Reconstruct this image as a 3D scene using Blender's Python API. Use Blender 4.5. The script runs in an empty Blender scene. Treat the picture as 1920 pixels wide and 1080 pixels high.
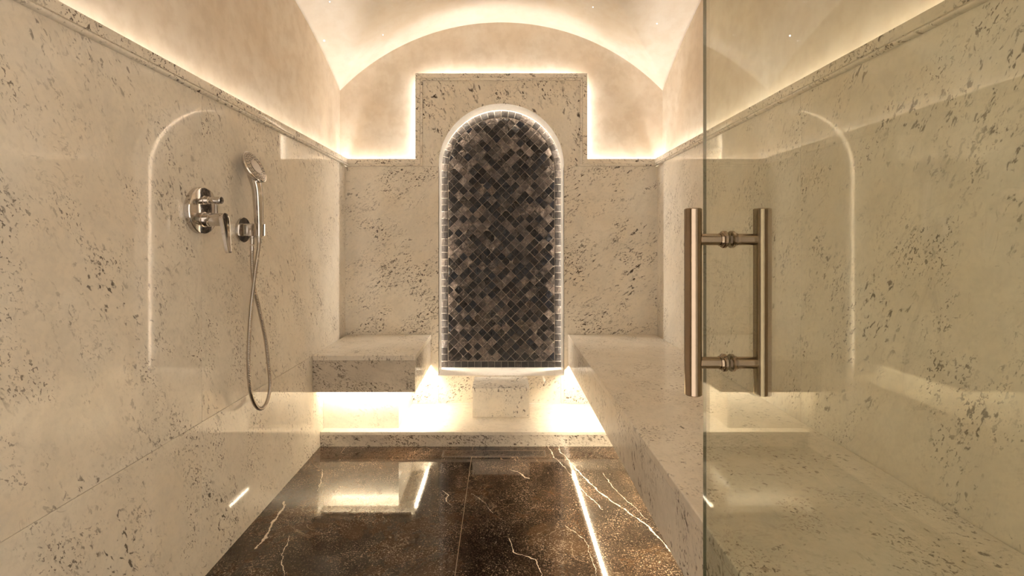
import bpy, bmesh, math, random
from mathutils import Vector, Matrix
random.seed(7)
S = bpy.context.scene
COL = S.collection

# ------------------------------------------------------------------ camera, world, exposure
F = 900.0                                   # focal length in pixels of the 1920 wide frame
cam = bpy.data.cameras.new('camera')
cam.sensor_width = 36.0
cam.lens = F / 1920.0 * 36.0
cam.shift_x = 20.0 / 1920.0
cam.shift_y = -85.0 / 1920.0
cam.clip_start = 0.01
camo = bpy.data.objects.new('camera', cam)
COL.objects.link(camo)
HC = 1.126
camo.location = (0, 0, HC)
camo.rotation_euler = (math.pi / 2, 0, 0)
S.camera = camo

w = bpy.data.worlds.new('world')
S.world = w
w.use_nodes = True
w.node_tree.nodes['Background'].inputs[0].default_value = (1.0, 0.88, 0.76, 1)
w.node_tree.nodes['Background'].inputs[1].default_value = 1.2

S.view_settings.view_transform = 'Standard'
S.view_settings.look = 'None'
S.view_settings.gamma = 1
S.view_settings.use_curve_mapping = False
S.view_settings.exposure = 1.14
S.cycles.use_denoising = True
S.cycles.max_bounces = 14
S.cycles.diffuse_bounces = 8
S.cycles.glossy_bounces = 6
S.cycles.transmission_bounces = 8
S.cycles.transparent_max_bounces = 12
S.cycles.sample_clamp_indirect = 8.0

LED_COVE = 25.0        # strips behind the cornices
LED_BENCH = 100.0       # strips under the benches
LED_NICHE = 60.0       # strip round the mosaic

# ------------------------------------------------------------------ dimensions (metres)
W = 1.0                # half width between the marble walls
YB = 3.114             # back marble wall
PL = 0.07              # plaster set back behind the marble
YP = YB + PL
XP = W + PL
ZS = 2.134             # springing of the vault
CT = 1.668             # top of the marble on the side walls
YF = -0.02             # front wall (door wall)
BT = 0.531             # bench top
BB = 0.335             # bench underside
STEP = 0.083
YS = 2.65              # front of the step
NR = 0.407             # niche half width
NZ = 1.622             # niche springing
NB = 0.264             # niche sill
YM = 3.315             # mosaic plane


# ------------------------------------------------------------------ node helpers
def new_mat(name):
    m = bpy.data.materials.new(name)
    m.use_nodes = True
    nt = m.node_tree
    b = nt.nodes['Principled BSDF']
    return m, nt, b


class NT:
    def __init__(self, nt):
        self.nt = nt

    def n(self, t, **kw):
        x = self.nt.nodes.new(t)
        for k, v in kw.items():
            setattr(x, k, v)
        return x

    def link(self, a, b):
        self.nt.links.new(a, b)

    def put(self, sock, v):
        if isinstance(v, bpy.types.NodeSocket):
            self.link(v, sock)
        else:
            sock.default_value = v

    def math(self, op, a, b=0.0, c=0.0, clamp=False):
        x = self.n('ShaderNodeMath', operation=op, use_clamp=clamp)
        self.put(x.inputs[0], a); self.put(x.inputs[1], b); self.put(x.inputs[2], c)
        return x.outputs[0]

    def vmath(self, op, a, b=(0, 0, 0)):
        x = self.n('ShaderNodeVectorMath', operation=op)
        self.put(x.inputs[0], a); self.put(x.inputs[1], b)
        return x

    def mapping(self, v, rot=(0, 0, 0), scale=(1, 1, 1), loc=(0, 0, 0)):
        x = self.n('ShaderNodeMapping')
        self.put(x.inputs['Vector'], v)
        x.inputs['Rotation'].default_value = rot
        x.inputs['Scale'].default_value = scale
        x.inputs['Location'].default_value = loc
        return x.outputs[0]

    def noise(self, v, scale, detail=3.0, rough=0.5, dist=0.0):
        x = self.n('ShaderNodeTexNoise')
        self.put(x.inputs['Vector'], v)
        x.inputs['Scale'].default_value = scale
        x.inputs['Detail'].default_value = detail
        x.inputs['Roughness'].default_value = rough
        x.inputs['Distortion'].default_value = dist
        return x

    def step(self, v, lo, hi, a=0.0, b=1.0):
        x = self.n('ShaderNodeMapRange', interpolation_type='SMOOTHSTEP')
        self.put(x.inputs['Value'], v)
        x.inputs['From Min'].default_value = lo
        x.inputs['From Max'].default_value = hi
        x.inputs['To Min'].default_value = a
        x.inputs['To Max'].default_value = b
        return x.outputs[0]

    def mix(self, f, a, b, mode='MIX'):
        x = self.n('ShaderNodeMix', data_type='RGBA', blend_type=mode)
        self.put(x.inputs[0], f)
        self.put(x.inputs[6], a if isinstance(a, bpy.types.NodeSocket) else (*a, 1))
        self.put(x.inputs[7], b if isinstance(b, bpy.types.NodeSocket) else (*b, 1))
        return x.outputs[2]


def stone_coords(k):
    tc = k.n('ShaderNodeTexCoord').outputs['Object']
    rnd = k.n('ShaderNodeNewGeometry').outputs['Random Per Island']
    off = k.vmath('SCALE', (7.3, 11.1, 5.7))
    k.link(k.math('MULTIPLY', rnd, 3.0), off.inputs['Scale'])
    return k.vmath('ADD', tc, off.outputs[0]).outputs[0]


def marble(name, rot, base=(0.85, 0.805, 0.72), tint=(0.81, 0.74, 0.63), fleck=(0.075, 0.054, 0.040),
           fl=1.0, veins=0.3, rough=0.03, fscale=1.0, fine=0.0, dens=0.0):
    """cream carrara with small brown flecks drawn out along one direction"""
    m, nt, b = new_mat(name)
    k = NT(nt)
    v = stone_coords(k)
    rx, ry, rz = (math.radians(a) for a in rot)
    vr = k.mapping(v, (rx, ry, rz))
    vs = k.mapping(vr, (0, 0, 0), (1.0, 1.0, 0.50))       # stretched along local z
    vb = k.mapping(vr, (0, 0, 0), (1.0, 1.0, 0.6))
    cloud = k.noise(v, 2.6, 4, 0.55)
    cloud2 = k.noise(v, 9.0, 4, 0.6)
    col = k.mix(k.step(cloud.outputs[0], 0.35, 0.70), base, tint)
    col = k.mix(k.step(cloud2.outputs[0], 0.40, 0.72, 0, 0.35), col, tuple(c * 0.80 for c in base))
    mott = k.noise(v, 75, 3, 0.65).outputs[0]
    col = k.mix(k.step(mott, 0.45, 0.66, 0, 0.22), col, tuple(c * 0.72 for c in base))
    # large flecks
    n1 = k.noise(vs, 52 * fscale, 3.0, 0.60, 0.5).outputs[0]
    mask = k.step(k.noise(vb, 5.5, 3, 0.55).outputs[0], 0.46 - dens, 0.69 - dens)
    f1 = k.math('MULTIPLY', k.step(n1, 0.585, 0.66), k.math('MULTIPLY_ADD', mask, 0.90, 0.07))
    f1 = k.math('MULTIPLY', f1, 0.8 * fl, clamp=True)
    # small dense flecks
    n2 = k.noise(vb, 105 * fscale, 2.5, 0.6, 0.6).outputs[0]
    mask2 = k.step(k.noise(vb, 8.0, 3, 0.6).outputs[0], 0.47 - fine, 0.66 - fine)
    f2 = k.math('MULTIPLY', k.step(n2, 0.565 - fine * 0.4, 0.635 - fine * 0.4), mask2)
    f2 = k.math('MULTIPLY', f2, 0.72 * fl, clamp=True)
    # smoky bands
    sm = k.math('ABSOLUTE', k.math('SUBTRACT', k.noise(vs, 5.0, 5, 0.6, 0.7).outputs[0], 0.5))
    col = k.mix(k.math('MULTIPLY', k.step(sm, 0.0, 0.05, 1, 0), 0.22), col, tuple(c * 0.72 for c in base))
    # thin veins
    n3 = k.noise(vs, 7.0, 5, 0.62, 0.9).outputs[0]
    r = k.math('ABSOLUTE', k.math('SUBTRACT', n3, 0.5))
    ve = k.math('MULTIPLY', k.step(r, 0.0, 0.013, 1, 0), k.step(k.noise(v, 4.3, 2).outputs[0], 0.50, 0.64))
    ve = k.math('MULTIPLY', ve, k.step(k.noise(v, 60, 2).outputs[0], 0.40, 0.60))
    ve = k.math('MULTIPLY', ve, veins, clamp=True)
    f = k.math('MAXIMUM', k.math('MAXIMUM', f1, f2), ve)
    halo = k.math('MULTIPLY', k.step(n1, 0.50, 0.62), mask)
    col = k.mix(k.math('MULTIPLY', halo, 0.22 * fl), col, tuple(c * 0.62 for c in base))
    col = k.mix(f, col, fleck)
    k.link(col, b.inputs['Base Color'])
    b.inputs['Roughness'].default_value = rough
    b.inputs['IOR'].default_value = 1.5
    return m


M = {}
M['marble_side'] = marble('marble side wall', (-30, 0, 0), fl=1.1, fscale=1.35)
M['marble_back'] = marble('marble back wall', (0, -58, 0), fl=1.3, dens=0.03, fine=0.02, fscale=1.15, veins=0.6)
M['marble_panel'] = marble('marble arched panel', (0, 25, 0), fl=1.4, veins=1.0, fscale=0.8, dens=0.07, fine=0.02)
M['marble_seat'] = marble('marble seat', (0, 0, 72), fl=0.95, fscale=1.2, dens=0.02, rough=0.16)
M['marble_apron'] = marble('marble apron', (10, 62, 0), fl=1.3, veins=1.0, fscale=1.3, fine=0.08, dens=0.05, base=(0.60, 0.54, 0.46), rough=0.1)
M['marble_apron_side'] = marble('marble apron long', (22, 0, 0), fl=1.25, veins=0.8, fscale=1.1, fine=0.03, rough=0.1)
M['marble_trim'] = marble('marble trim', (20, 70, 10), fl=1.3, dens=0.06, fine=0.03, veins=1.0, fscale=1.2)
M['marble_plain'] = marble('marble pale', (0, 60, 0), fl=0.45, veins=0.45, base=(0.80, 0.745, 0.66), rough=0.14)
M['marble_reveal'] = marble('marble niche reveal', (0, 30, 0), fl=0.12, veins=0.1, base=(0.76, 0.72, 0.65), tint=(0.74, 0.69, 0.60), rough=0.2)


def plaster(name='polished plaster', c0=(0.76, 0.685, 0.58), c1=(0.68, 0.575, 0.45), c2=(0.58, 0.48, 0.365)):
    m, nt, b = new_mat(name)
    k = NT(nt)
    tc = k.n('ShaderNodeTexCoord').outputs['Object']
    a = k.noise(tc, 2.2, 5, 0.62, 0.6).outputs[0]
    c = k.noise(tc, 14, 4, 0.6).outputs[0]
    col = k.mix(k.step(a, 0.35, 0.70), c0, c1)
    col = k.mix(k.step(c, 0.40, 0.66, 0, 0.45), col, c2)
    k.link(col, b.inputs['Base Color'])
    b.inputs['Roughness'].default_value = 0.62
    bp = k.n('ShaderNodeBump')
    bp.inputs['Strength'].default_value = 0.25
    bp.inputs['Distance'].default_value = 0.006
    k.link(k.noise(k.mapping(tc, (0.3, 0.2, 0), (1, 1, 0.5)), 16, 5, 0.6).outputs[0], bp.inputs['Height'])
    k.link(bp.outputs[0], b.inputs['Normal'])
    return m


M['plaster'] = plaster()
M['plaster_vault'] = plaster('vault plaster with glow', (0.85, 0.80, 0.72), (0.81, 0.735, 0.63), (0.76, 0.68, 0.57))  # same plaster made paler, the ceiling's glow put into its colour

VEINS = [
    (0.0085, [(-0.94, 2.089), (-0.921, 2.007), (-0.918, 1.93), (-0.899, 1.826), (-0.904, 1.769)]),
    (0.0035, [(0.258, 2.667), (0.279, 2.515), (0.321, 2.407), (0.357, 2.218), (0.428, 2.027)]),
    (0.006, [(0.311, 2.667), (0.321, 2.579), (0.376, 2.384), (0.436, 2.179), (0.533, 1.999), (0.587, 1.887), (0.612, 1.806), (0.633, 1.627), (0.62, 1.45)]),
    (0.0025, [(0.498, 2.357), (0.514, 2.203), (0.595, 1.949)]),
    (0.006, [(0.04, 2.384), (0.084, 2.357), (0.115, 2.303), (0.132, 2.288)]),
    (0.004, [(-0.266, 2.179), (-0.238, 2.142), (-0.241, 2.089), (-0.217, 2.056)]),
    (0.002, [(-0.132, 2.156), (-0.082, 2.098), (-0.033, 1.999)]),
    (0.003, [(0.03, 1.826), (0.043, 1.747), (0.123, 1.703), (0.135, 1.621)]),
    (0.002, [(0.255, 1.912), (0.314, 1.826), (0.325, 1.703), (0.321, 1.621)]),
    (0.003, [(-0.885, 2.384), (-0.851, 2.252), (-0.835, 2.179)]),
    (0.0025, [(-0.809, 1.843), (-0.789, 1.732), (-0.73, 1.621)]),
]


def floor_mat():
    m, nt, b = new_mat('dark brown polished marble')
    k = NT(nt)
    tc = k.n('ShaderNodeTexCoord').outputs['Object']
    a = k.noise(tc, 3.2, 6, 0.65, 0.5).outputs[0]
    col = k.mix(k.step(a, 0.35, 0.68), (0.016, 0.009, 0.005), (0.080, 0.047, 0.026))
    # crushed pale speckle
    n1 = k.noise(tc, 170, 4, 0.75, 0.8).outputs[0]
    n2 = k.noise(tc, 62, 5, 0.75, 1.5).outputs[0]
    msk = k.step(k.noise(tc, 6.5, 4, 0.6).outputs[0], 0.40, 0.66)
    f1 = k.math('MULTIPLY', k.step(n1, 0.54, 0.63), k.math('MULTIPLY_ADD', msk, 0.8, 0.2))
    f2 = k.math('MULTIPLY', k.step(n2, 0.62, 0.70), 0.75)
    col = k.mix(k.math('MULTIPLY', f1, 0.8), col, (0.62, 0.50, 0.37))
    col = k.mix(f2, col, (0.66, 0.56, 0.44))
    # hairline network
    n3 = k.noise(tc, 4.2, 6, 0.62, 0.8).outputs[0]
    r = k.math('ABSOLUTE', k.math('SUBTRACT', n3, 0.5))
    hv = k.math('MULTIPLY', k.step(r, 0.0, 0.006, 1, 0), k.step(k.noise(tc, 3.1, 2).outputs[0], 0.48, 0.62))
    col = k.mix(k.math('MULTIPLY', hv, 0.55), col, (0.55, 0.44, 0.31))
    # the long pale veins
    wob = k.noise(tc, 17, 3, 0.6).outputs['Color']
    wv = k.vmath('SUBTRACT', wob, (0.5, 0.5, 0.5)).outputs[0]
    ws = k.vmath('SCALE', wv); ws.inputs['Scale'].default_value = 0.035
    p = k.vmath('MULTIPLY', k.vmath('ADD', tc, ws.outputs[0]).outputs[0], (1, 1, 0)).outputs[0]
    wid = k.step(k.noise(tc, 23, 3, 0.6).outputs[0], 0.35, 0.68, 0.25, 1.25)
    vein = None
    for wd, pts in VEINS:
        best = None
        for (x0, y0), (x1, y1) in zip(pts, pts[1:]):
            d = (x1 - x0, y1 - y0)
            L2 = d[0] ** 2 + d[1] ** 2
            pa = k.vmath('SUBTRACT', p, (x0, y0, 0)).outputs[0]
            dp = k.vmath('DOT_PRODUCT', pa, (d[0] / L2, d[1] / L2, 0)).outputs['Value']
            h = k.math('ADD', dp, 0.0, clamp=True)
            sc = k.vmath('SCALE', (d[0], d[1], 0)); k.link(h, sc.inputs['Scale'])
            dist = k.vmath('LENGTH', k.vmath('SUBTRACT', pa, sc.outputs[0]).outputs[0]).outputs['Value']
            best = dist if best is None else k.math('MINIMUM', best, dist)
        q = k.math('DIVIDE', best, k.math('MULTIPLY', wid, wd * 0.8))
        v = k.step(q, 0.45, 1.0, 1, 0)
        vein = v if vein is None else k.math('MAXIMUM', vein, v)
    col = k.mix(k.math('MULTIPLY', vein, 0.9), col, (0.84, 0.76, 0.64))
    k.link(col, b.inputs['Base Color'])
    b.inputs['Roughness'].default_value = 0.055
    b.inputs['IOR'].default_value = 1.55
    return m


M['floor'] = floor_mat()


def simple(name, col, rough=0.4, metal=0.0):
    m, nt, b = new_mat(name)
    k = NT(nt)
    tc = k.n('ShaderNodeTexCoord').outputs['Object']
    n = k.noise(tc, 60, 3).outputs[0]
    k.link(k.mix(k.step(n, 0.3, 0.7), col, tuple(c * 0.93 for c in col)), b.inputs['Base Color'])
    b.inputs['Roughness'].default_value = rough
    b.inputs['Metallic'].default_value = metal
    return m


M['chrome'] = simple('chrome', (0.60, 0.565, 0.53), 0.07, 1)
M['hose'] = simple('hose steel', (0.46, 0.41, 0.36), 0.22, 1)
M['spray'] = simple('spray plate', (0.36, 0.33, 0.30), 0.18, 0.9)
M['nickel'] = simple('bronzed nickel', (0.36, 0.28, 0.205), 0.08, 1)
M['steel'] = simple('drain steel', (0.55, 0.46, 0.36), 0.25, 1)
M['dark'] = simple('dark rubber', (0.03, 0.028, 0.025), 0.5)
M['grout'] = simple('tan grout', (0.36, 0.28, 0.19), 0.8)
M['mosaic_grout'] = simple('pale mosaic grout', (0.33, 0.285, 0.24), 0.8)
M['led_base'] = simple('strip carrier', (0.8, 0.78, 0.74), 0.5)


def zellige(name='black glazed tile', lo=0.0, hi=1.0, rough=0.13):
    m, nt, b = new_mat(name)
    k = NT(nt)
    tc = k.n('ShaderNodeTexCoord').outputs['Object']
    rnd = k.n('ShaderNodeNewGeometry').outputs['Random Per Island']
    rnd = k.math('MULTIPLY_ADD', rnd, hi - lo, lo)
    cr = k.n('ShaderNodeValToRGB')
    k.link(rnd, cr.inputs[0])
    e = cr.color_ramp.elements
    e[0].position = 0.0; e[0].color = (0.004, 0.004, 0.006, 1)
    e[1].position = 1.0; e[1].color = (0.080, 0.061, 0.050, 1)
    for pos, c in ((0.10, (0.006, 0.006, 0.008, 1)), (0.14, (0.007, 0.005, 0.004, 1)), (0.45, (0.009, 0.0065, 0.005, 1)), (0.75, (0.028, 0.021, 0.0165, 1))):
        x = e.new(pos); x.color = c
    off = k.vmath('SCALE', (13.0, 5.0, 9.0)); k.link(k.math('MULTIPLY', rnd, 9.0), off.inputs['Scale'])
    v = k.vmath('ADD', tc, off.outputs[0]).outputs[0]
    n = k.noise(v, 55, 5, 0.7, 1.0).outputs[0]
    blot_reflection = k.math('MULTIPLY', k.step(n, 0.46, 0.64), k.step(rnd, 0.35, 0.95, 0.0, 1.0))  # marbling of the glaze, strengthened to carry reflections painted into the colour
    col = k.mix(blot_reflection, cr.outputs[0], (0.20, 0.16, 0.13))
    k.link(col, b.inputs['Base Color'])
    b.inputs['Roughness'].default_value = rough
    b.inputs['IOR'].default_value = 1.42
    bp = k.n('ShaderNodeBump')
    bp.inputs['Strength'].default_value = 0.8
    bp.inputs['Distance'].default_value = 0.005
    k.link(k.noise(v, 45, 5, 0.65, 0.8).outputs[0], bp.inputs['Height'])
    k.link(bp.outputs[0], b.inputs['Normal'])
    return m


M['tile'] = zellige()
M['tile_border'] = zellige('grey glazed border tile', 0.15, 0.6, 0.3)


def emit(name, col, s):
    m = bpy.data.materials.new(name)
    m.use_nodes = True
    nt = m.node_tree
    nt.nodes.clear()
    e = nt.nodes.new('ShaderNodeEmission')
    o = nt.nodes.new('ShaderNodeOutputMaterial')
    e.inputs[0].default_value = (*col, 1)
    e.inputs[1].default_value = s
    nt.links.new(e.outputs[0], o.inputs[0])
    return m


M['led_cove'] = emit('warm led cove', (1.0, 0.965, 0.925), LED_COVE)
M['led_bench'] = emit('warm led bench', (1.0, 0.84, 0.60), LED_BENCH)
M['led_niche'] = emit('warm led niche', (1.0, 0.89, 0.76), LED_NICHE)
M['star'] = emit('fibre optic point', (0.85, 0.92, 1.0), 2.5)


def glass():
    """clear pane: real fresnel reflection on each face, straight tinted transmission"""
    m = bpy.data.materials.new('door glass')
    m.use_nodes = True
    nt = m.node_tree
    nt.nodes.clear()
    k = NT(nt)
    g = k.n('ShaderNodeNewGeometry')
    ior = k.math('MULTIPLY_ADD', g.outputs['Backfacing'], 1 / 1.52 - 1.52, 1.52)
    fr = k.n('ShaderNodeFresnel'); k.link(ior, fr.inputs['IOR'])
    t = k.n('ShaderNodeBsdfTransparent'); t.inputs[0].default_value = (0.905, 0.920, 0.865, 1)
    gl = k.n('ShaderNodeBsdfGlossy'); gl.inputs['Roughness'].default_value = 0.0
    gl.inputs[0].default_value = (1, 1, 1, 1)
    mx = k.n('ShaderNodeMixShader')
    k.link(fr.outputs[0], mx.inputs[0]); k.link(t.outputs[0], mx.inputs[1]); k.link(gl.outputs[0], mx.inputs[2])
    o = k.n('ShaderNodeOutputMaterial'); k.link(mx.outputs[0], o.inputs[0])
    return m


M['glass'] = glass()
M['glass_edge'] = simple('ground glass edge', (0.10, 0.095, 0.055), 0.2)


# ------------------------------------------------------------------ mesh helpers
def finish(name, bm, mat, parent=None, origin=(0, 0, 0), smooth=False, kind=None, bevel=0.0, auto=40):
    o3 = Vector(origin)
    if o3.length:
        bmesh.ops.translate(bm, verts=bm.verts[:], vec=-o3)
    bmesh.ops.recalc_face_normals(bm, faces=bm.faces[:])
    me = bpy.data.meshes.new(name)
    bm.to_mesh(me)
    bm.free()
    me.materials.append(M[mat] if isinstance(mat, str) else mat)
    if smooth:
        for p in me.polygons:
            p.use_smooth = True
        if auto:
            me.set_sharp_from_angle(angle=math.radians(auto))
    o = bpy.data.objects.new(name, me)
    COL.objects.link(o)
    if parent is not None:
        o.parent = parent
    else:
        o.location = o3
    if bevel:
        md = o.modifiers.new('bevel', 'BEVEL')
        md.width = bevel; md.segments = 3; md.limit_method = 'ANGLE'; md.angle_limit = math.radians(50)
    if kind:
        o['kind'] = kind
    return o


def thing(name, label, cat, loc, group=None):
    o = bpy.data.objects.new(name, None)
    o.empty_display_size = 0.05
    COL.objects.link(o)
    o.location = loc
    o['label'] = label
    o['category'] = cat
    if group:
        o['group'] = group
    return o


def tag(o, label, cat, group=None):
    o['label'] = label
    o['category'] = cat
    if group:
        o['group'] = group
    return o


def box(bm, x0, x1, y0, y1, z0, z1, bev=0.0):
    r = bmesh.ops.create_cube(bm, size=1.0)
    vs = r['verts']
    for v in vs:
        v.co = Vector((x0 + (v.co.x + .5) * (x1 - x0), y0 + (v.co.y + .5) * (y1 - y0), z0 + (v.co.z + .5) * (z1 - z0)))
    if bev:
        es = list({e for v in vs for e in v.link_edges})
        bmesh.ops.bevel(bm, geom=es, offset=bev, segments=2, profile=0.5, affect='EDGES')
    return vs


def prism(bm, pts, vec):
    """extrude a planar polygon (3d points) along vec"""
    vec = Vector(vec)
    a = [bm.verts.new(p) for p in pts]
    c = [bm.verts.new(Vector(p) + vec) for p in pts]
    bm.faces.new(a)
    bm.faces.new(list(reversed(c)))
    n = len(pts)
    for i in range(n):
        bm.faces.new((a[i], c[i], c[(i + 1) % n], a[(i + 1) % n]))


def sweep_miter(bm, path, N, prof):
    """prof: closed list of (lateral, out); lateral = to the right of travel seen from the room side, out = towards N"""
    path = [Vector(p) for p in path]
    N = Vector(N).normalized()
    lats = []
    for a, c in zip(path, path[1:]):
        t = (c - a).normalized()
        lats.append(t.cross(N).normalized())
    rings = []
    for i, p in enumerate(path):
        if i == 0:
            l = lats[0]
        elif i == len(path) - 1:
            l = lats[-1]
        else:
            l = (lats[i - 1] + lats[i]) / (1 + lats[i - 1].dot(lats[i]))
        rings.append([bm.verts.new(p + l * u + N * v) for u, v in prof])
    n = len(prof)
    for r0, r1 in zip(rings, rings[1:]):
        for j in range(n):
            bm.faces.new((r0[j], r0[(j + 1) % n], r1[(j + 1) % n], r1[j]))
    bm.faces.new(rings[0]); bm.faces.new(list(reversed(rings[-1])))


def lathe(bm, prof, origin, axis, seg=48):
    """prof: list of (radius, height along axis), closed by fans"""
    axis = Vector(axis).normalized()
    up = Vector((0, 0, 1)) if abs(axis.z) < 0.9 else Vector((0, 1, 0))
    u = axis.cross(up).normalized(); v = axis.cross(u)
    o = Vector(origin)
    rings = []
    for r, h in prof:
        if r < 1e-6:
            rings.append([bm.verts.new(o + axis * h)])
        else:
            rings.append([bm.verts.new(o + axis * h + (u * math.cos(t) + v * math.sin(t)) * r) for t in (2 * math.pi * i / seg for i in range(seg))])
    for a, c in zip(rings, rings[1:]):
        for i in range(seg):
            j = (i + 1) % seg
            q = [a[i % len(a)], a[j % len(a)], c[j % len(c)], c[i % len(c)]]
            q2 = []
            for x in q:
                if x not in q2:
                    q2.append(x)
            if len(q2) > 2:
                bm.faces.new(q2)
    for r in (rings[0], rings[-1]):
        if len(r) > 1:
            bm.faces.new(r)


def rod(bm, a, c, r, seg=32, ch=0.0012):
    a = Vector(a); c = Vector(c); L = (c - a).length
    lathe(bm, [(0, 0), (r - ch, 0), (r, ch), (r, L - ch), (r - ch, L), (0, L)], a, c - a, seg)


def tube(bm, pts, rad, seg=16, closed=False):
    pts = [Vector(p) for p in pts]
    n = len(pts)
    rs = rad if isinstance(rad, (list, tuple)) else [rad] * n
    t0 = (pts[1] - pts[0]).normalized()
    ref = Vector((1, 0, 0)) if abs(t0.x) < 0.8 else Vector((0, 1, 0))
    u = t0.cross(ref).normalized()
    rings = []
    for i, p in enumerate(pts):
        t = (pts[min(i + 1, n - 1)] - pts[max(i - 1, 0)]).normalized()
        u = (u - t * u.dot(t)).normalized()
        v = t.cross(u)
        rings.append([bm.verts.new(p + (u * math.cos(a) + v * math.sin(a)) * rs[i]) for a in (2 * math.pi * j / seg for j in range(seg))])
    for a, c in zip(rings, rings[1:]):
        for j in range(seg):
            bm.faces.new((a[j], a[(j + 1) % seg], c[(j + 1) % seg], c[j]))
    bm.faces.new(rings[0]); bm.faces.new(list(reversed(rings[-1])))


def catmull(pts, step=0.0025):
    P = [Vector(p) for p in pts]
    P = [P[0] * 2 - P[1]] + P + [P[-1] * 2 - P[-2]]
    out = []
    for i in range(1, len(P) - 2):
        p0, p1, p2, p3 = P[i - 1:i + 3]
        n = max(2, int((p2 - p1).length / step))
        for j in range(n):
            t = j / n
            out.append(0.5 * ((2 * p1) + (p2 - p0) * t + (2 * p0 - 5 * p1 + 4 * p2 - p3) * t * t + (3 * p1 - p0 - 3 * p2 + p3) * t ** 3))
    out.append(P[-2])
    return out


# ------------------------------------------------------------------ vault shape
RB = (XP * XP + 0.453 ** 2) / (2 * 0.453)
LS = 1.60


def bz(x):
    return math.sqrt(max(0, RB * RB - x * x)) - (RB - 0.453)


def sz(y, side):
    r = 0.36 if side < 0 else 0.453
    R = (LS * LS + r * r) / (2 * r)
    d = abs(YP - LS - y)
    return math.sqrt(max(0, R * R - d * d)) - (R - r)


def vault(x, y):
    side = -1 if x < 0 else 1
    kk = 0.187 if side < 0 else 0.10
    s = sz(y, side) + kk * (XP - abs(x))
    b = bz(x)
    h = max(0.0, 0.012 - abs(s - b)) / 0.012
    return ZS + max(s, b) - h * h * 0.012 * 0.25 * 0


# ------------------------------------------------------------------ large structure
# floor slabs on a bed of grout
bm = bmesh.new()
g = 0.0014
YJ = 2.572
XJ = -0.157
for (x0, x1, y0, y1) in ((-1.02, XJ, -0.16, YJ), (XJ, 1.02, -0.16, YJ), (-1.02, -0.86, YJ, 2.70), (-0.86, XJ, YJ, 2.70), (XJ, 1.02, YJ, 2.70)):
    box(bm, x0 + g, x1 - g, y0 + g, y1 - g, -0.02, 0.0)
finish('floor', bm, 'floor', kind='structure')
bm = bmesh.new()
box(bm, -1.1, 1.1, -0.16, YP, -0.06, -0.0012)
finish('floor', bm, 'grout', kind='structure')

# marble side walls: slabs, recessed corner strip, backing
JZ = 0.527
JY = 1.604
YC = 2.962


def side_wall(sgn):
    bm = bmesh.new()
    def bx(a, c, y0, y1, z0, z1, bev=0.0):
        x0, x1 = sorted((sgn * a, sgn * c))
        box(bm, x0, x1, y0, y1, z0, z1, bev)
    gg = 0.0006
    for (y0, y1) in ((YF, JY), (JY, YC)):
        for (z0, z1) in ((0.0, JZ), (JZ, CT)):
            bx(W, W + 0.022, y0 + gg, y1 - gg, z0 + gg, z1 - (0 if z1 == CT else gg), 0.0006)
    bx(W + 0.012, W + 0.030, YC + gg, YB + 0.03, 0.0, CT)
    bx(W + 0.0222, W + 0.030, YF, YC + 0.005, 0.0, CT - 0.002)
    bx(W + 0.0302, XP, YF, YP, 0.0, 1.600)
    return finish('wall_left' if sgn < 0 else 'wall_right', bm, 'marble_side', kind='structure')


side_wall(-1)
side_wall(1)

# plaster side walls above the cove
for sgn in (-1, 1):
    bm = bmesh.new()
    n = 60
    ys = [YF + (YP - YF) * i / n for i in range(n + 1)]
    pts = [(sgn * XP, ys[0], 1.55), (sgn * XP, ys[-1], 1.55)]
    pts += [(sgn * XP, y, ZS + max(0, sz(y, sgn)) + 0.002) for y in reversed(ys)]
    prism(bm, pts, (sgn * 0.05, 0, 0))
    finish('wall_left_plaster' if sgn < 0 else 'wall_right_plaster', bm, 'plaster', kind='structure')

# back plaster wall (lunette) with the raised panel cut out of it
bm = bmesh.new()
n = 64
pts = [(-XP, YP, 1.55), (-XP, YP, ZS)]
pts += [(-XP + 2 * XP * i / n, YP, ZS + bz(-XP + 2 * XP * i / n) + 0.002) for i in range(1, n)]
pts += [(XP, YP, ZS), (XP, YP, 1.55), (0.50, YP, 1.55), (0.50, YP, 2.16), (-0.50, YP, 2.16), (-0.50, YP, 1.55)]
prism(bm, pts, (0, 0.05, 0))
finish('wall_back_plaster', bm, 'plaster', kind='structure')

# vaulted ceiling
bm = bmesh.new()
nx, ny = 150, 210
grid = []
for j in range(ny + 1):
    y = YF + (YP + 0.05 - YF) * j / ny
    grid.append([bm.verts.new((x, y, vault(x, min(y, YP)))) for x in (-XP + 2 * XP * i / nx for i in range(nx + 1))])
for j in range(ny):
    for i in range(nx):
        bm.faces.new((grid[j][i], grid[j][i + 1], grid[j + 1][i + 1], grid[j + 1][i]))
ce = finish('ceiling', bm, 'plaster_vault', smooth=True, kind='structure', auto=0)
md = ce.modifiers.new('solid', 'SOLIDIFY')
md.thickness = 0.06
md.offset = -1.0 if ce.data.polygons[0].normal.z < 0 else 1.0

# front wall with the doorway the camera stands in
bm = bmesh.new()
pts = [(-1.12, YF, 0), (-1.12, YF, 2.72), (1.12, YF, 2.72), (1.12, YF, 0), (0.372, YF, 0), (0.372, YF, 2.03), (-0.42, YF, 2.03), (-0.42, YF, 0)]
prism(bm, pts, (0, -0.12, 0))
finish('wall_front', bm, 'marble_side', kind='structure')

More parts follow.
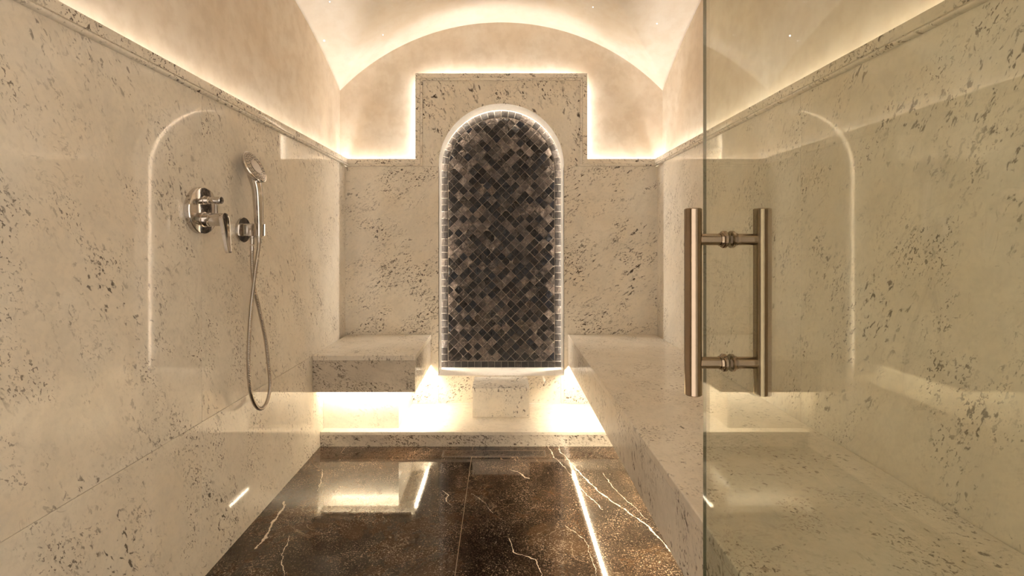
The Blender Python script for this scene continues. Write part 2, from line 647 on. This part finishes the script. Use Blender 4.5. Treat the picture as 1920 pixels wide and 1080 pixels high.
# marble back wall
bm = bmesh.new()
gg = 0.0007
box(bm, -1.012, -NR, YB, YB + 0.028, STEP, NZ - gg, 0.0006)
box(bm, NR, 1.012, YB, YB + 0.028, STEP, NZ - gg, 0.0006)
box(bm, -NR + gg, 0.385, YB, YB + 0.028, STEP, NB - 0.0085, 0.0006)
box(bm, 0.387, NR - gg, YB, YB + 0.028, STEP, NB - 0.0085, 0.0006)
box(bm, -1.0, -0.52, YB, YB + 0.028, NZ, CT - 0.002)
box(bm, 0.52, 1.0, YB, YB + 0.028, NZ, CT - 0.002)
box(bm, -XP, -NR - 0.03, YB + 0.0282, YP, 0, 1.600)
box(bm, NR + 0.03, XP, YB + 0.0282, YP, 0, 1.600)
finish('wall_back', bm, 'marble_back', kind='structure')
# raised arched panel
PT = 2.223
PX = 0.557
bm = bmesh.new()
pts = [(-0.535, YB, NZ), (-0.535, YB, PT - 0.012), (0.535, YB, PT - 0.012), (0.535, YB, NZ), (NR, YB, NZ)]
pts += [(NR * math.cos(a), YB, NZ + NR * math.sin(a)) for a in (math.pi * i / 64 for i in range(1, 64))]
pts += [(-NR, YB, NZ)]
prism(bm, pts, (0, 0.0282, 0))
pts2 = [(-0.515, YB + 0.0284, NZ), (-0.515, YB + 0.0284, PT - 0.04), (0.515, YB + 0.0284, PT - 0.04), (0.515, YB + 0.0284, NZ), (NR + 0.03, YB + 0.0284, NZ)]
pts2 += [((NR + .03) * math.cos(a), YB + 0.0284, NZ + (NR + .03) * math.sin(a)) for a in (math.pi * i / 64 for i in range(1, 64))]
pts2 += [(-NR - 0.03, YB + 0.0284, NZ)]
prism(bm, pts2, (0, 0.0416, 0))
finish('wall_back', bm, 'marble_panel', kind='structure')


# niche reveal: arched tube with a light slot beside the mosaic
def arch_pts(r, y, zb, n=48):
    p = [(-r, y, zb)]
    p += [(-r * math.cos(math.pi * i / n), y, NZ + r * math.sin(math.pi * i / n)) for i in range(n + 1)]
    p += [(r, y, zb)]
    return p


bm = bmesh.new()
prof = [(NR, YB + 0.0002), (NR, YM - 0.042), (NR + 0.046, YM - 0.040), (NR + 0.046, YM + 0.004), (NR + 0.06, YM + 0.004), (NR + 0.06, YP + 0.055), (NR + 0.029, YP + 0.055), (NR + 0.029, YB + 0.0002)]
rings = [[bm.verts.new(q) for q in arch_pts(r, y, NB)] for r, y in prof]
for a, c in zip(rings, rings[1:] + rings[:1]):
    for i in range(len(a) - 1):
        bm.faces.new((a[i], a[i + 1], c[i + 1], c[i]))
bm.faces.new([r[0] for r in rings]); bm.faces.new([r[-1] for r in rings])
finish('wall_niche', bm, 'marble_reveal', kind='structure', smooth=True, auto=35)
bm = bmesh.new()
box(bm, -NR, NR, YB - 0.002, YM + 0.004, NB - 0.008, NB, 0.0008)
finish('trim_sill', bm, 'marble_plain', kind='structure')

# cornice mouldings: flat band and a proud bead
TP = [(0.0, -0.028), (0.0, 0.006), (0.001, 0.007), (0.030, 0.007), (0.031, 0.004), (0.033, 0.004), (0.0345, 0.0095), (0.037, 0.0125), (0.040, 0.0135),
      (0.043, 0.0125), (0.0455, 0.0095), (0.047, 0.004), (0.047, -0.002), (0.002, -0.002), (0.002, -0.028)]
TPS = [(u, max(v, -0.0225)) for u, v in TP]
bm = bmesh.new()
sweep_miter(bm, [(-1.0, YB, CT), (-PX, YB, CT), (-PX, YB, PT), (PX, YB, PT), (PX, YB, CT), (1.0, YB, CT)], (0, -1, 0), TP)
finish('trim_back', bm, 'marble_trim', kind='structure', smooth=True, auto=50)
bm = bmesh.new()
sweep_miter(bm, [(-1.0, YF, CT + 0.001), (-1.0, YB, CT + 0.001)], (1, 0, 0), TPS)
finish('trim_left', bm, 'marble_trim', kind='structure', smooth=True, auto=50)
bm = bmesh.new()
sweep_miter(bm, [(1.0, YB, CT + 0.001), (1.0, YF, CT + 0.001)], (-1, 0, 0), TPS)
finish('trim_right', bm, 'marble_trim', kind='structure', smooth=True, auto=50)


# ------------------------------------------------------------------ light strips
def strip(name_label, pieces, mat, loc, dn):
    """pieces: list of (x0,x1,y0,y1,z0,z1) diode bars; dn: offset of the carrier behind the bars"""
    t = thing('light_strip', name_label, 'light strip', loc, 'hidden warm light strips')
    b1 = bmesh.new(); b2 = bmesh.new()
    for q in pieces:
        box(b1, *q)
        d = Vector(dn)
        # carrier: same footprint shifted along -dn
        x0, x1, y0, y1, z0, z1 = q
        e = 0.0015
        ex = 0 if dn[0] else e; ey = 0 if dn[1] else e; ez = 0 if dn[2] else e
        def sh(a, c, k, ee):
            if k > 0: return a + (c - a), c + k
            if k < 0: return a + k, a
            return a - ee, c + ee
        X = sh(x0, x1, dn[0], ex); Y = sh(y0, y1, dn[1], ey); Z = sh(z0, z1, dn[2], ez)
        box(b2, X[0], X[1], Y[0], Y[1], Z[0], Z[1])
    finish('diode_band', b1, mat, t, loc)
    finish('carrier', b2, 'led_base', t, loc)
    return t


strip('warm light strip in the cove on top of the left marble wall', [(-1.057, -1.045, 0.0, 3.13, 1.604, 1.608)], 'led_cove', (-1.051, 1.5, 1.601), (0, 0, -0.003))
strip('warm light strip in the cove on top of the right marble wall', [(1.045, 1.057, 0.0, 3.13, 1.604, 1.608)], 'led_cove', (1.051, 1.5, 1.601), (0, 0, -0.003))
strip('warm light strip in the cove left of the raised arched panel', [(-1.03, -0.57, 3.157, 3.169, 1.604, 1.608)], 'led_cove', (-0.8, 3.163, 1.601), (0, 0, -0.003))
strip('warm light strip in the cove right of the raised arched panel', [(0.57, 1.03, 3.157, 3.169, 1.604, 1.608)], 'led_cove', (0.8, 3.163, 1.601), (0, 0, -0.003))
strip('warm light strip behind the top edge of the raised panel', [(-0.51, 0.51, 3.157, 3.169, 2.187, 2.191)], 'led_cove', (0, 3.163, 2.184), (0, 0, -0.003))
strip('warm light strip behind the left edge of the raised panel', [(-0.523, -0.519, 3.157, 3.169, 1.64, 2.18)], 'led_cove', (-0.52, 3.163, 1.9), (0.003, 0, 0))
strip('warm light strip behind the right edge of the raised panel', [(0.519, 0.523, 3.157, 3.169, 1.64, 2.18)], 'led_cove', (0.52, 3.163, 1.9), (-0.003, 0, 0))
strip('warm light strip under the front edge of the long right bench', [(0.4560, 0.4650, 0.02, 3.09, 0.3480, 0.3505)], 'led_bench', (0.4615, 1.5, 0.3505), (0, 0, 0.002))
strip('warm light strip under the front rim of the short left bench', [(-0.98, -0.49, 2.614, 2.616, 0.3420, 0.3535)], 'led_bench', (-0.7, 2.614, 0.348), (0, -0.003, 0))
strip('warm light strip under the side rim of the short left bench', [(-0.4840, -0.4750, 2.69, 3.10, 0.3500, 0.3525)], 'led_bench', (-0.4795, 2.85, 0.3525), (0, 0, 0.002))
# arched strip in the niche slot
t = thing('light_strip', 'warm arched light strip set in the slot around the mosaic', 'light strip', (0, YM - 0.02, NB), 'hidden warm light strips')
for nm, r0, r1, y0, y1, mt in (('diode_band', NR + 0.037, NR + 0.040, YM - 0.030, YM - 0.018, 'led_niche'), ('carrier', NR + 0.0402, NR + 0.044, YM - 0.032, YM - 0.016, 'led_base')):
    bm = bmesh.new()
    rr = [[bm.verts.new(q) for q in arch_pts(r, y, NB + 0.01)] for r, y in ((r0, y0), (r0, y1), (r1, y1), (r1, y0))]
    for a, c in zip(rr, rr[1:] + rr[:1]):
        for i in range(len(a) - 1):
            bm.faces.new((a[i], a[i + 1], c[i + 1], c[i]))
    bm.faces.new([r[0] for r in rr]); bm.faces.new([r[-1] for r in rr])
    finish(nm, bm, mt, t, (0, YM - 0.02, NB))

# ------------------------------------------------------------------ step platform
t = thing('step_platform', 'low cream marble step running across the foot of the back wall', 'step', (0, 2.9, 0))
bm = bmesh.new()
box(bm, -0.999, 0.999, YS - 0.006, YB - 0.0005, STEP - 0.018, STEP, 0.0015)
finish('tread', bm, 'marble_plain', t, (0, 2.9, 0))
bm = bmesh.new()
box(bm, -0.999, 0.999, YS, YB - 0.001, 0.0005, STEP - 0.0185)
finish('riser', bm, 'marble_apron', t, (0, 2.9, 0))

# ------------------------------------------------------------------ benches
t = thing('marble_bench', 'long cream marble bench floating along the right wall under the glass door', 'bench', (0.7, 1.5, 0))
bm = bmesh.new(); box(bm, 0.430, 0.999, YF + 0.001, YB - 0.001, 0.502, BT, 0.0035)
finish('seat_slab', bm, 'marble_seat', t, (0.7, 1.5, 0), bevel=0)
bm = bmesh.new(); box(bm, 0.433, 0.447, YF + 0.001, YB - 0.001, BB, 0.5015, 0.001); box(bm, 0.4472, 0.999, YF + 0.001, YB - 0.001, BB + 0.018, 0.5013)
finish('apron', bm, 'marble_apron_side', t, (0.7, 1.5, 0))
bm = bmesh.new(); box(bm, 0.80, 0.999, YF + 0.001, YS - 0.008, 0.0005, BB + 0.017); box(bm, 0.80, 0.999, YS - 0.008, YB - 0.001, STEP + 0.0005, BB + 0.017)
finish('base', bm, 'marble_plain', t, (0.7, 1.5, 0))
t = thing('marble_bench', 'short square marble bench in the left back corner beside the mosaic', 'bench', (-0.7, 2.8, STEP))
bm = bmesh.new(); box(bm, -0.999, -0.454, 2.535, YB - 0.001, 0.502, BT, 0.0035)
finish('seat_slab', bm, 'marble_seat', t, (-0.7, 2.8, STEP))
bm = bmesh.new(); box(bm, -0.999, -0.456, 2.538, 2.552, BB, 0.5015, 0.001); box(bm, -0.466, -0.456, 2.5522, YB - 0.001, BB, 0.5014, 0.001); box(bm, -0.999, -0.4662, 2.5522, YB - 0.001, BB + 0.020, 0.5013)
finish('apron', bm, 'marble_apron', t, (-0.7, 2.8, STEP))
bm = bmesh.new(); box(bm, -0.999, -0.577, 2.70, YB - 0.001, STEP + 0.0005, BB + 0.019)
finish('base', bm, 'marble_plain', t, (-0.7, 2.8, STEP))

t = thing('marble_block', 'small veined marble block on the step below the mosaic', 'stone block', (0, 3.0, STEP))
bm = bmesh.new(); box(bm, -0.174, 0.169, 2.861, YB - 0.001, 0.236, 0.257, 0.002)
finish('top_slab', bm, 'marble_panel', t, (0, 3.0, STEP))
bm = bmesh.new(); box(bm, -0.172, 0.167, 2.863, YB - 0.001, STEP + 0.0005, 0.2357, 0.001)
finish('block_body', bm, 'marble_side', t, (0, 3.0, STEP))


# ------------------------------------------------------------------ mosaic
def clip(poly, a, c):
    """keep the part of poly to the left of the directed line a-c"""
    out = []
    n = len(poly)
    def sd(p): return (c[0] - a[0]) * (p[1] - a[1]) - (c[1] - a[1]) * (p[0] - a[0])
    for i in range(n):
        p, q = poly[i], poly[(i + 1) % n]
        sp, sq = sd(p), sd(q)
        if sp >= 0: out.append(p)
        if (sp >= 0) != (sq >= 0):
            f = sp / (sp - sq)
            out.append((p[0] + (q[0] - p[0]) * f, p[1] + (q[1] - p[1]) * f))
    return out


def parea(p):
    return 0.5 * sum(p[i][0] * p[(i + 1) % len(p)][1] - p[(i + 1) % len(p)][0] * p[i][1] for i in range(len(p)))


def add_tile(bm, poly, gap=0.0011, h=0.0045, tilt=0.075):
    if parea(poly) < 0: poly = poly[::-1]
    ar = parea(poly)
    if ar < 6e-5: return
    cx = sum(p[0] for p in poly) / len(poly); cz = sum(p[1] for p in poly) / len(poly)
    s = math.sqrt(ar)
    k1 = 1 - 2 * gap / s
    k2 = 1 - 2 * (gap + 0.0012) / s
    tx = random.gauss(0, tilt); tz = random.gauss(0, tilt)
    lo = [(cx + (x - cx) * k1, YM + 0.001, cz + (z - cz) * k1) for x, z in poly]
    hi = [(cx + (x - cx) * k2, YM - h - (x - cx) * tx - (z - cz) * tz, cz + (z - cz) * k2) for x, z in poly]
    a = [bm.verts.new(p) for p in lo]; c = [bm.verts.new(p) for p in hi]
    n = len(a)
    bm.faces.new(c)
    for i in range(n):
        bm.faces.new((a[i], a[(i + 1) % n], c[(i + 1) % n], c[i]))


t = thing('mosaic_panel', 'arched black glazed mosaic panel laid in diamonds inside the lit niche', 'mosaic', (0, YM, NB))
bm = bmesh.new()
pts = [(x, YM, z) for x, _, z in arch_pts(NR + 0.0445, YM, NB + 0.0006)]
prism(bm, pts, (0, 0.0035, 0))
finish('grout_bed', bm, 'mosaic_grout', t, (0, YM, NB))
bm = bmesh.new()
RI = 0.366
zb = NB + 0.045
region = [(-RI, zb), (RI, zb)] + [(RI * math.cos(math.pi * i / 40), NZ + RI * math.sin(math.pi * i / 40)) for i in range(41)]
P = 0.0462
hd = P / math.sqrt(2)
for i in range(-30, 31):
    for j in range(-5, 60):
        cx = i * hd + random.uniform(-.0008, .0008); cz = zb + j * hd + random.uniform(-.0008, .0008)
        if (i + j) % 2: continue
        poly = [(cx, cz - hd), (cx + hd, cz), (cx, cz + hd), (cx - hd, cz)]
        if abs(cx) > RI + hd or cz > NZ + RI + hd: continue
        for a, c in zip(region, region[1:] + region[:1]):
            if abs(a[0] - c[0]) + abs(a[1] - c[1]) < 1e-9: continue
            poly = clip(poly, a, c)
            if len(poly) < 3: break
        if len(poly) >= 3:
            # drop doubled points
            q = []
            for p in poly:
                if not q or math.hypot(p[0] - q[-1][0], p[1] - q[-1][1]) > 1e-4: q.append(p)
            if math.hypot(q[0][0] - q[-1][0], q[0][1] - q[-1][1]) < 1e-4: q.pop()
            if len(q) >= 3: add_tile(bm, q)
finish('diamond_tiles', bm, 'tile', t, (0, YM, NB))
bm = bmesh.new()
RO = 0.416
RJ = 0.369
nt_ = 26
for i in range(nt_):
    a0 = math.pi * i / nt_; a1 = math.pi * (i + 1) / nt_
    am = (a0 + a1) / 2
    add_tile(bm, [(RJ * math.cos(a), NZ + RJ * math.sin(a)) for a in (a1, am, a0)][::-1][::-1] + [(RO * math.cos(a), NZ + RO * math.sin(a)) for a in (a0, am, a1)], tilt=0.025)
ns = 28
for i in range(ns):
    z0 = zb + (NZ - zb) * i / ns; z1 = zb + (NZ - zb) * (i + 1) / ns
    for s in (-1, 1):
        add_tile(bm, [(s * RJ, z0), (s * RO, z0), (s * RO, z1), (s * RJ, z1)], tilt=0.025)
nb = 18
for i in range(nb):
    x0 = -RO + 2 * RO * i / nb; x1 = -RO + 2 * RO * (i + 1) / nb
    add_tile(bm, [(x0, NB + 0.001), (x1, NB + 0.001), (x1, zb - 0.002), (x0, zb - 0.002)], tilt=0.025)
finish('border_tiles', bm, 'tile_border', t, (0, YM, NB))

# ------------------------------------------------------------------ floor drain
t = thing('floor_drain', 'narrow rectangular drain with a marble insert in the dark floor', 'drain', (-0.04, 2.56, 0))
bm = bmesh.new()
x0, x1, y0, y1 = -0.315, 0.236, 2.522, 2.600
path = [(x0, y0), (x1, y0), (x1, y1), (x0, y1)]
for (u0, u1) in ((0.0, 0.0022), (0.0075, 0.0095)):
    o_ = [(x0 + u0, y0 + u0), (x1 - u0, y0 + u0), (x1 - u0, y1 - u0), (x0 + u0, y1 - u0)]
    i_ = [(x0 + u1, y0 + u1), (x1 - u1, y0 + u1), (x1 - u1, y1 - u1), (x0 + u1, y1 - u1)]
    vo = [[bm.verts.new((x, y, z)) for x, y in r] for r, z in ((o_, 0.0001), (o_, 0.0014), (i_, 0.0014), (i_, 0.0001))]
    for a, c in zip(vo, vo[1:] + vo[:1]):
        for i in range(4):
            bm.faces.new((a[i], a[(i + 1) % 4], c[(i + 1) % 4], c[i]))
finish('drain_frame', bm, 'steel', t, (-0.04, 2.56, 0))
bm = bmesh.new(); box(bm, x0 + 0.0105, x1 - 0.0105, y0 + 0.0105, y1 - 0.0105, 0.0001, 0.0012, 0.0003)
finish('drain_insert', bm, 'floor', t, (-0.04, 2.56, 0))
bm = bmesh.new()
for q in ((x0 + .0023, x1 - .0023, y0 + .0023, y0 + .0074), (x0 + .0023, x1 - .0023, y1 - .0074, y1 - .0023), (x0 + .0023, x0 + .0074, y0 + .0075, y1 - .0075), (x1 - .0074, x1 - .0023, y0 + .0075, y1 - .0075)):
    box(bm, *q, 0.0001, 0.0004)
finish('drain_gap', bm, 'dark', t, (-0.04, 2.56, 0))

# ------------------------------------------------------------------ glass door, standing open parallel to the side walls
GX = 0.350
YE = 0.826
door = bpy.data.objects.new('door_1', None)
COL.objects.link(door)
door.location = (GX, 0.03, 0)
door['kind'] = 'structure'
door['label'] = 'clear frameless glass door standing open with a tubular pull handle'
bm = bmesh.new(); box(bm, GX - 0.003, GX + 0.003, 0.035, YE, 0.012, 1.99, 0.0006)
gp = finish('glass_panel', bm, 'glass', door, (GX, 0.03, 0))
gp.data.materials.append(M['glass_edge'])
for pl in gp.data.polygons:
    if abs(pl.normal.x) < 0.9:
        pl.material_index = 1
HY = 0.742
sc = HY / F
zt = HC + (455 - 391) * sc; zl = HC + (455 - 740) * sc
zp = (HC + (455 - 449) * sc, HC + (455 - 680) * sc)
offs = 0.0535
for s in (-1, 1):
    bx_ = GX + s * offs
    bm = bmesh.new()
    rod(bm, (bx_, HY, zl), (bx_, HY, zt), 0.0130, 48)
    bar = finish('handle_bar', bm, 'nickel', door, (GX, 0.03, 0), smooth=True)
    for z in zp:
        bm = bmesh.new()
        a = GX + s * 0.0127; c = bx_ - s * 0.010
        rod(bm, (a, HY, z), (c, HY, z), 0.0090, 32, 0.0006)
        finish('standoff', bm, 'nickel', bar, (GX, 0.03, 0), smooth=True)
        bm = bmesh.new()
        lathe(bm, [(0, 0), (0.0125, 0), (0.0135, 0.0012), (0.0135, 0.0048), (0.0125, 0.006), (0.011, 0.0065), (0.0105, 0.0098), (0, 0.0098)],
              (GX + s * 0.0031, HY, z), (s, 0, 0), 40)
        finish('clamp_ring', bm, 'nickel', bar, (GX, 0.03, 0), smooth=True, auto=30)
for z in (0.25, 1.75):
    bm = bmesh.new()
    box(bm, GX - 0.014, GX + 0.014, -0.012, 0.075, z, z + 0.09, 0.002)
    finish('hinge', bm, 'nickel', door, (GX, 0.03, 0))

# ------------------------------------------------------------------ shower mixer on the left wall
MY, MZ = 1.587, 1.232
t = thing('shower_mixer', 'round chrome shower mixer plate with diverter knob and lever on left wall', 'mixer', (-1.0, MY, MZ))
og = (-1.0, MY, MZ)
bm = bmesh.new()
lathe(bm, [(0, 0.0003), (0.076, 0.0003), (0.0775, 0.002), (0.0775, 0.016), (0.076, 0.0185), (0.073, 0.0195), (0, 0.0195)], og, (1, 0, 0), 72)
finish('wall_plate', bm, 'chrome', t, og, smooth=True, auto=30)
bm = bmesh.new()
kz = MZ + 0.034
lathe(bm, [(0, 0.012), (0.0150, 0.012), (0.0150, 0.020), (0.0125, 0.021), (0.0125, 0.034), (0.0105, 0.036), (0.0105, 0.050), (0.0095, 0.052), (0.0122, 0.054), (0.0130, 0.073), (0.0118, 0.075), (0.0112, 0.072), (0, 0.072)],
      (-1.0, MY, kz), (1, 0, 0), 40)
finish('diverter_knob', bm, 'chrome', t, og, smooth=True, auto=30)
bm = bmesh.new()
lathe(bm, [(0, 0.012), (0.0255, 0.012), (0.0255, 0.020), (0.0225, 0.0215), (0.0225, 0.030), (0.0235, 0.031), (0.0235, 0.040), (0.0215, 0.042), (0.0215, 0.084), (0.0200, 0.087), (0, 0.088)],
      (-1.0, MY, MZ - 0.030), (1, 0, 0), 48)
finish('lever_hub', bm, 'chrome', t, og, smooth=True, auto=30)
# lever blade: rounded top over the hub, tapering down and outwards, face hollowed
bm = bmesh.new()
top = Vector((-0.917, MY, MZ - 0.030)); dirn = Vector((0.13, 0, -1)).normalized(); outn = Vector((1, 0, 0.13)).normalized(); lat = Vector((0, 1, 0))
def blade(k, inset=0.0):
    p = []
    for i in range(17):
        a = math.pi * i / 16
        p.append((-math.cos(a) * (0.0220 - inset), -math.sin(a) * (0.0220 - inset)))
    L = 0.112
    wb = 0.0095
    p += [(wb - inset, L - 0.006), (wb - inset - 0.003, L - inset * 0.5), (-(wb - inset - 0.003), L - inset * 0.5), (-(wb - inset), L - 0.006)]
    return p
rings = []
for inset, h in ((0, -0.004), (0, 0.006), (0.0012, 0.0075), (0.0042, 0.0072), (0.0055, 0.002)):
    rings.append([bm.verts.new(top + lat * u + dirn * v + outn * h) for u, v in blade(0, inset)])
n = len(rings[0])
for a, c in zip(rings, rings[1:]):
    for i in range(n):
        bm.faces.new((a[i], a[(i + 1) % n], c[(i + 1) % n], c[i]))
bm.faces.new(rings[0]); bm.faces.new(rings[-1])
finish('lever', bm, 'chrome', t, og, smooth=True, auto=35)

# ------------------------------------------------------------------ shower outlet bracket
BY, BZ = 1.850, 1.175
t = thing('shower_bracket', 'round chrome wall bracket holding the hand shower', 'shower holder', (-1.0, BY, BZ))
ob = (-1.0, BY, BZ)
bm = bmesh.new()
lathe(bm, [(0, 0.0003), (0.047, 0.0003), (0.0485, 0.002), (0.0485, 0.008), (0.047, 0.010), (0, 0.0105)], ob, (1, 0, 0), 56)
finish('wall_rosette', bm, 'chrome', t, ob, smooth=True, auto=30)
bm = bmesh.new()
box(bm, -0.990, -0.940, BY - 0.016, BY + 0.016, BZ - 0.024, BZ + 0.024, 0.004)
finish('arm', bm, 'chrome', t, ob, smooth=True, auto=30)
bm = bmesh.new()
hx, hy = -0.933, 1.848
# open ring of the cradle
seg = 28
ra, ri = 0.0215, 0.0175
a0, a1 = math.radians(25), math.radians(335)
R = []
for i in range(seg + 1):
    a = a0 + (a1 - a0) * i / seg
    cx_, sx_ = math.cos(a), math.sin(a)
    R.append([bm.verts.new((hx + cx_ * r, hy + sx_ * r, z)) for r, z in ((ra, BZ - 0.023), (ra, BZ + 0.023), (ri, BZ + 0.023), (ri, BZ - 0.023))])
for a, c in zip(R, R[1:]):
    for j in range(4):
        bm.faces.new((a[j], a[(j + 1) % 4], c[(j + 1) % 4], c[j]))
bm.faces.new(R[0]); bm.faces.new(R[-1])
finish('cradle_ring', bm, 'chrome', t, ob, smooth=True, auto=30)
bm = bmesh.new()
lathe(bm, [(0, 0.0), (0.0105, 0.0), (0.0105, 0.006), (0.0088, 0.008), (0.0088, 0.030), (0.0082, 0.032), (0, 0.032)], (-0.960, BY, BZ - 0.024), (0, 0, -1), 32)
finish('hose_outlet', bm, 'chrome', t, ob, smooth=True, auto=30)

# ------------------------------------------------------------------ hand shower
t = thing('hand_shower', 'chrome hand shower with an oval head resting upright in its bracket', 'hand shower', (hx, hy, BZ - 0.02))
oh = (hx, hy, BZ - 0.02)
bm = bmesh.new()
hp = [(-0.933, hy, BZ - 0.030), (-0.933, hy, BZ + 0.01), (-0.934, hy, 1.23), (-0.936, hy, 1.28), (-0.939, hy, 1.325), (-0.946, hy, 1.358), (-0.956, hy, 1.385), (-0.966, hy, 1.405)]
hr = [0.0115, 0.0145, 0.0175, 0.0190, 0.0195, 0.0205, 0.0210, 0.016]
cp = catmull(hp, 0.006)
rr = []
for p in cp:
    # interpolate the radius by height
    zz = p.z
    for (pa, ra_), (pb, rb_) in zip(zip(hp, hr), list(zip(hp, hr))[1:]):
        if pa[2] <= zz <= pb[2] + 1e-9:
            rr.append(ra_ + (rb_ - ra_) * (zz - pa[2]) / (pb[2] - pa[2])); break
    else:
        rr.append(hr[0] if zz < hp[0][2] else hr[-1])
tube(bm, cp, rr, 24)
finish('handle', bm, 'chrome', t, oh, smooth=True, auto=60)
C = Vector((-0.955, hy, 1.414)); nrm = Vector((0.90, -0.04, 0.42)).normalized()
bm = bmesh.new()
lathe(bm, [(0, -0.026), (0.018, -0.0245), (0.036, -0.019), (0.050, -0.011), (0.060, -0.003), (0.065, 0.003), (0.066, 0.006), (0.065, 0.0085), (0.061, 0.0095), (0.0600, 0.0085), (0, 0.0085)], C, nrm, 64)
finish('head_shell', bm, 'chrome', t, oh, smooth=True, auto=35)
bm = bmesh.new()
lathe(bm, [(0, 0.0088), (0.0595, 0.0088), (0.058, 0.0108), (0.040, 0.0118), (0.0385, 0.0108), (0.030, 0.0112), (0.0285, 0.0128), (0, 0.0132)], C, nrm, 64)
finish('spray_plate', bm, 'spray', t, oh, smooth=True, auto=35)
bm = bmesh.new()
u_ = nrm.cross(Vector((0, 1, 0))).normalized(); v_ = nrm.cross(u_)
for ring_r, cnt in ((0.034, 14), (0.045, 20), (0.052, 24)):
    for i in range(cnt):
        a = 2 * math.pi * i / cnt
        p = C + u_ * math.cos(a) * ring_r + v_ * math.sin(a) * ring_r
        lathe(bm, [(0.0013, 0.0100), (0.0010, 0.0132), (0, 0.0134)], p, nrm, 6)
o = finish('spray_nozzles', bm, 'dark', t, oh)
o['kind'] = 'stuff'

# ------------------------------------------------------------------ hose: one loop hanging along the wall
HOSE = [(-0.933, 1.848, BZ - 0.034), (-0.932, 1.842, 1.10), (-0.935, 1.821, 1.003), (-0.94, 1.804, 0.885), (-0.945, 1.798, 0.77), (-0.948, 1.8, 0.654), (-0.95, 1.821, 0.553),
        (-0.95, 1.862, 0.490), (-0.95, 1.908, 0.468), (-0.95, 1.950, 0.485), (-0.95, 1.972, 0.54), (-0.952, 1.963, 0.625), (-0.956, 1.943, 0.742), (-0.962, 1.902, 0.872), (-0.965, 1.873, 0.955),
        (-0.964, 1.858, 1.03), (-0.961, 1.851, 1.085), (-0.960, 1.850, BZ - 0.063)]
cp = catmull(HOSE, 0.0016)
rad = [0.0068 + (0.0005 if (i // 2) % 2 else -0.0001) for i in range(len(cp))]
bm = bmesh.new()
tube(bm, cp, rad, 14)
hz = tag(finish('shower_hose', bm, 'hose', None, (-0.95, 1.85, 0.468), smooth=True, auto=0), 'ribbed metal shower hose hanging in a long loop on the left wall', 'hose')
for a, nm, d in ((HOSE[0], 'hose_nut', (0, 0, -1)), (HOSE[-1], 'hose_nut', (0, 0, -1))):
    bm = bmesh.new()
    rod(bm, Vector(a) + Vector((0, 0, 0.003)), Vector(a) + Vector(d) * 0.018, 0.0088, 24, 0.0008)
    finish(nm, bm, 'chrome', hz, (-0.95, 1.85, 0.468), smooth=True, auto=30)

# ------------------------------------------------------------------ fibre optic points in the vault
STARS = [(-1.03, 2.791, 2.301), (-0.725, 2.938, 2.399), (-0.908, 2.538, 2.401), (0.531, 2.777, 2.49), (0.889, 2.741, 2.378), (1.07, 1.777, 1.892)]
for i, ((x, y, z), lab) in enumerate(zip(STARS, ('brightest of the tiny white light points, at the left foot of the vault', 'tiny white light point left on the vault band above the lunette',
        'tiny white light point high on the left vault at the top edge', 'tiny white light point on the vault right of the crown', 'tiny white light point at the right foot of the vault',
        'tiny white light point on the right plaster wall behind the glass'))):
    bm = bmesh.new()
    rr_ = 0.0042 if i == 0 else 0.0022
    if abs(x) > 1.06:
        lathe(bm, [(0, 0.004), (rr_, 0.003), (rr_, -0.004), (0, -0.004)], (math.copysign(XP, x), y, z), (-math.copysign(1, x), 0, 0), 12)
    else:
        lathe(bm, [(0, 0.004), (rr_, 0.003), (rr_, -0.006), (0, -0.006)], (x, y, z), (-0.35 * math.copysign(1, x), 0, -1), 12)
    tag(finish('ceiling_light', bm, 'star', None, (x, y, z), smooth=True), lab, 'light', 'fibre optic light points in the vault')
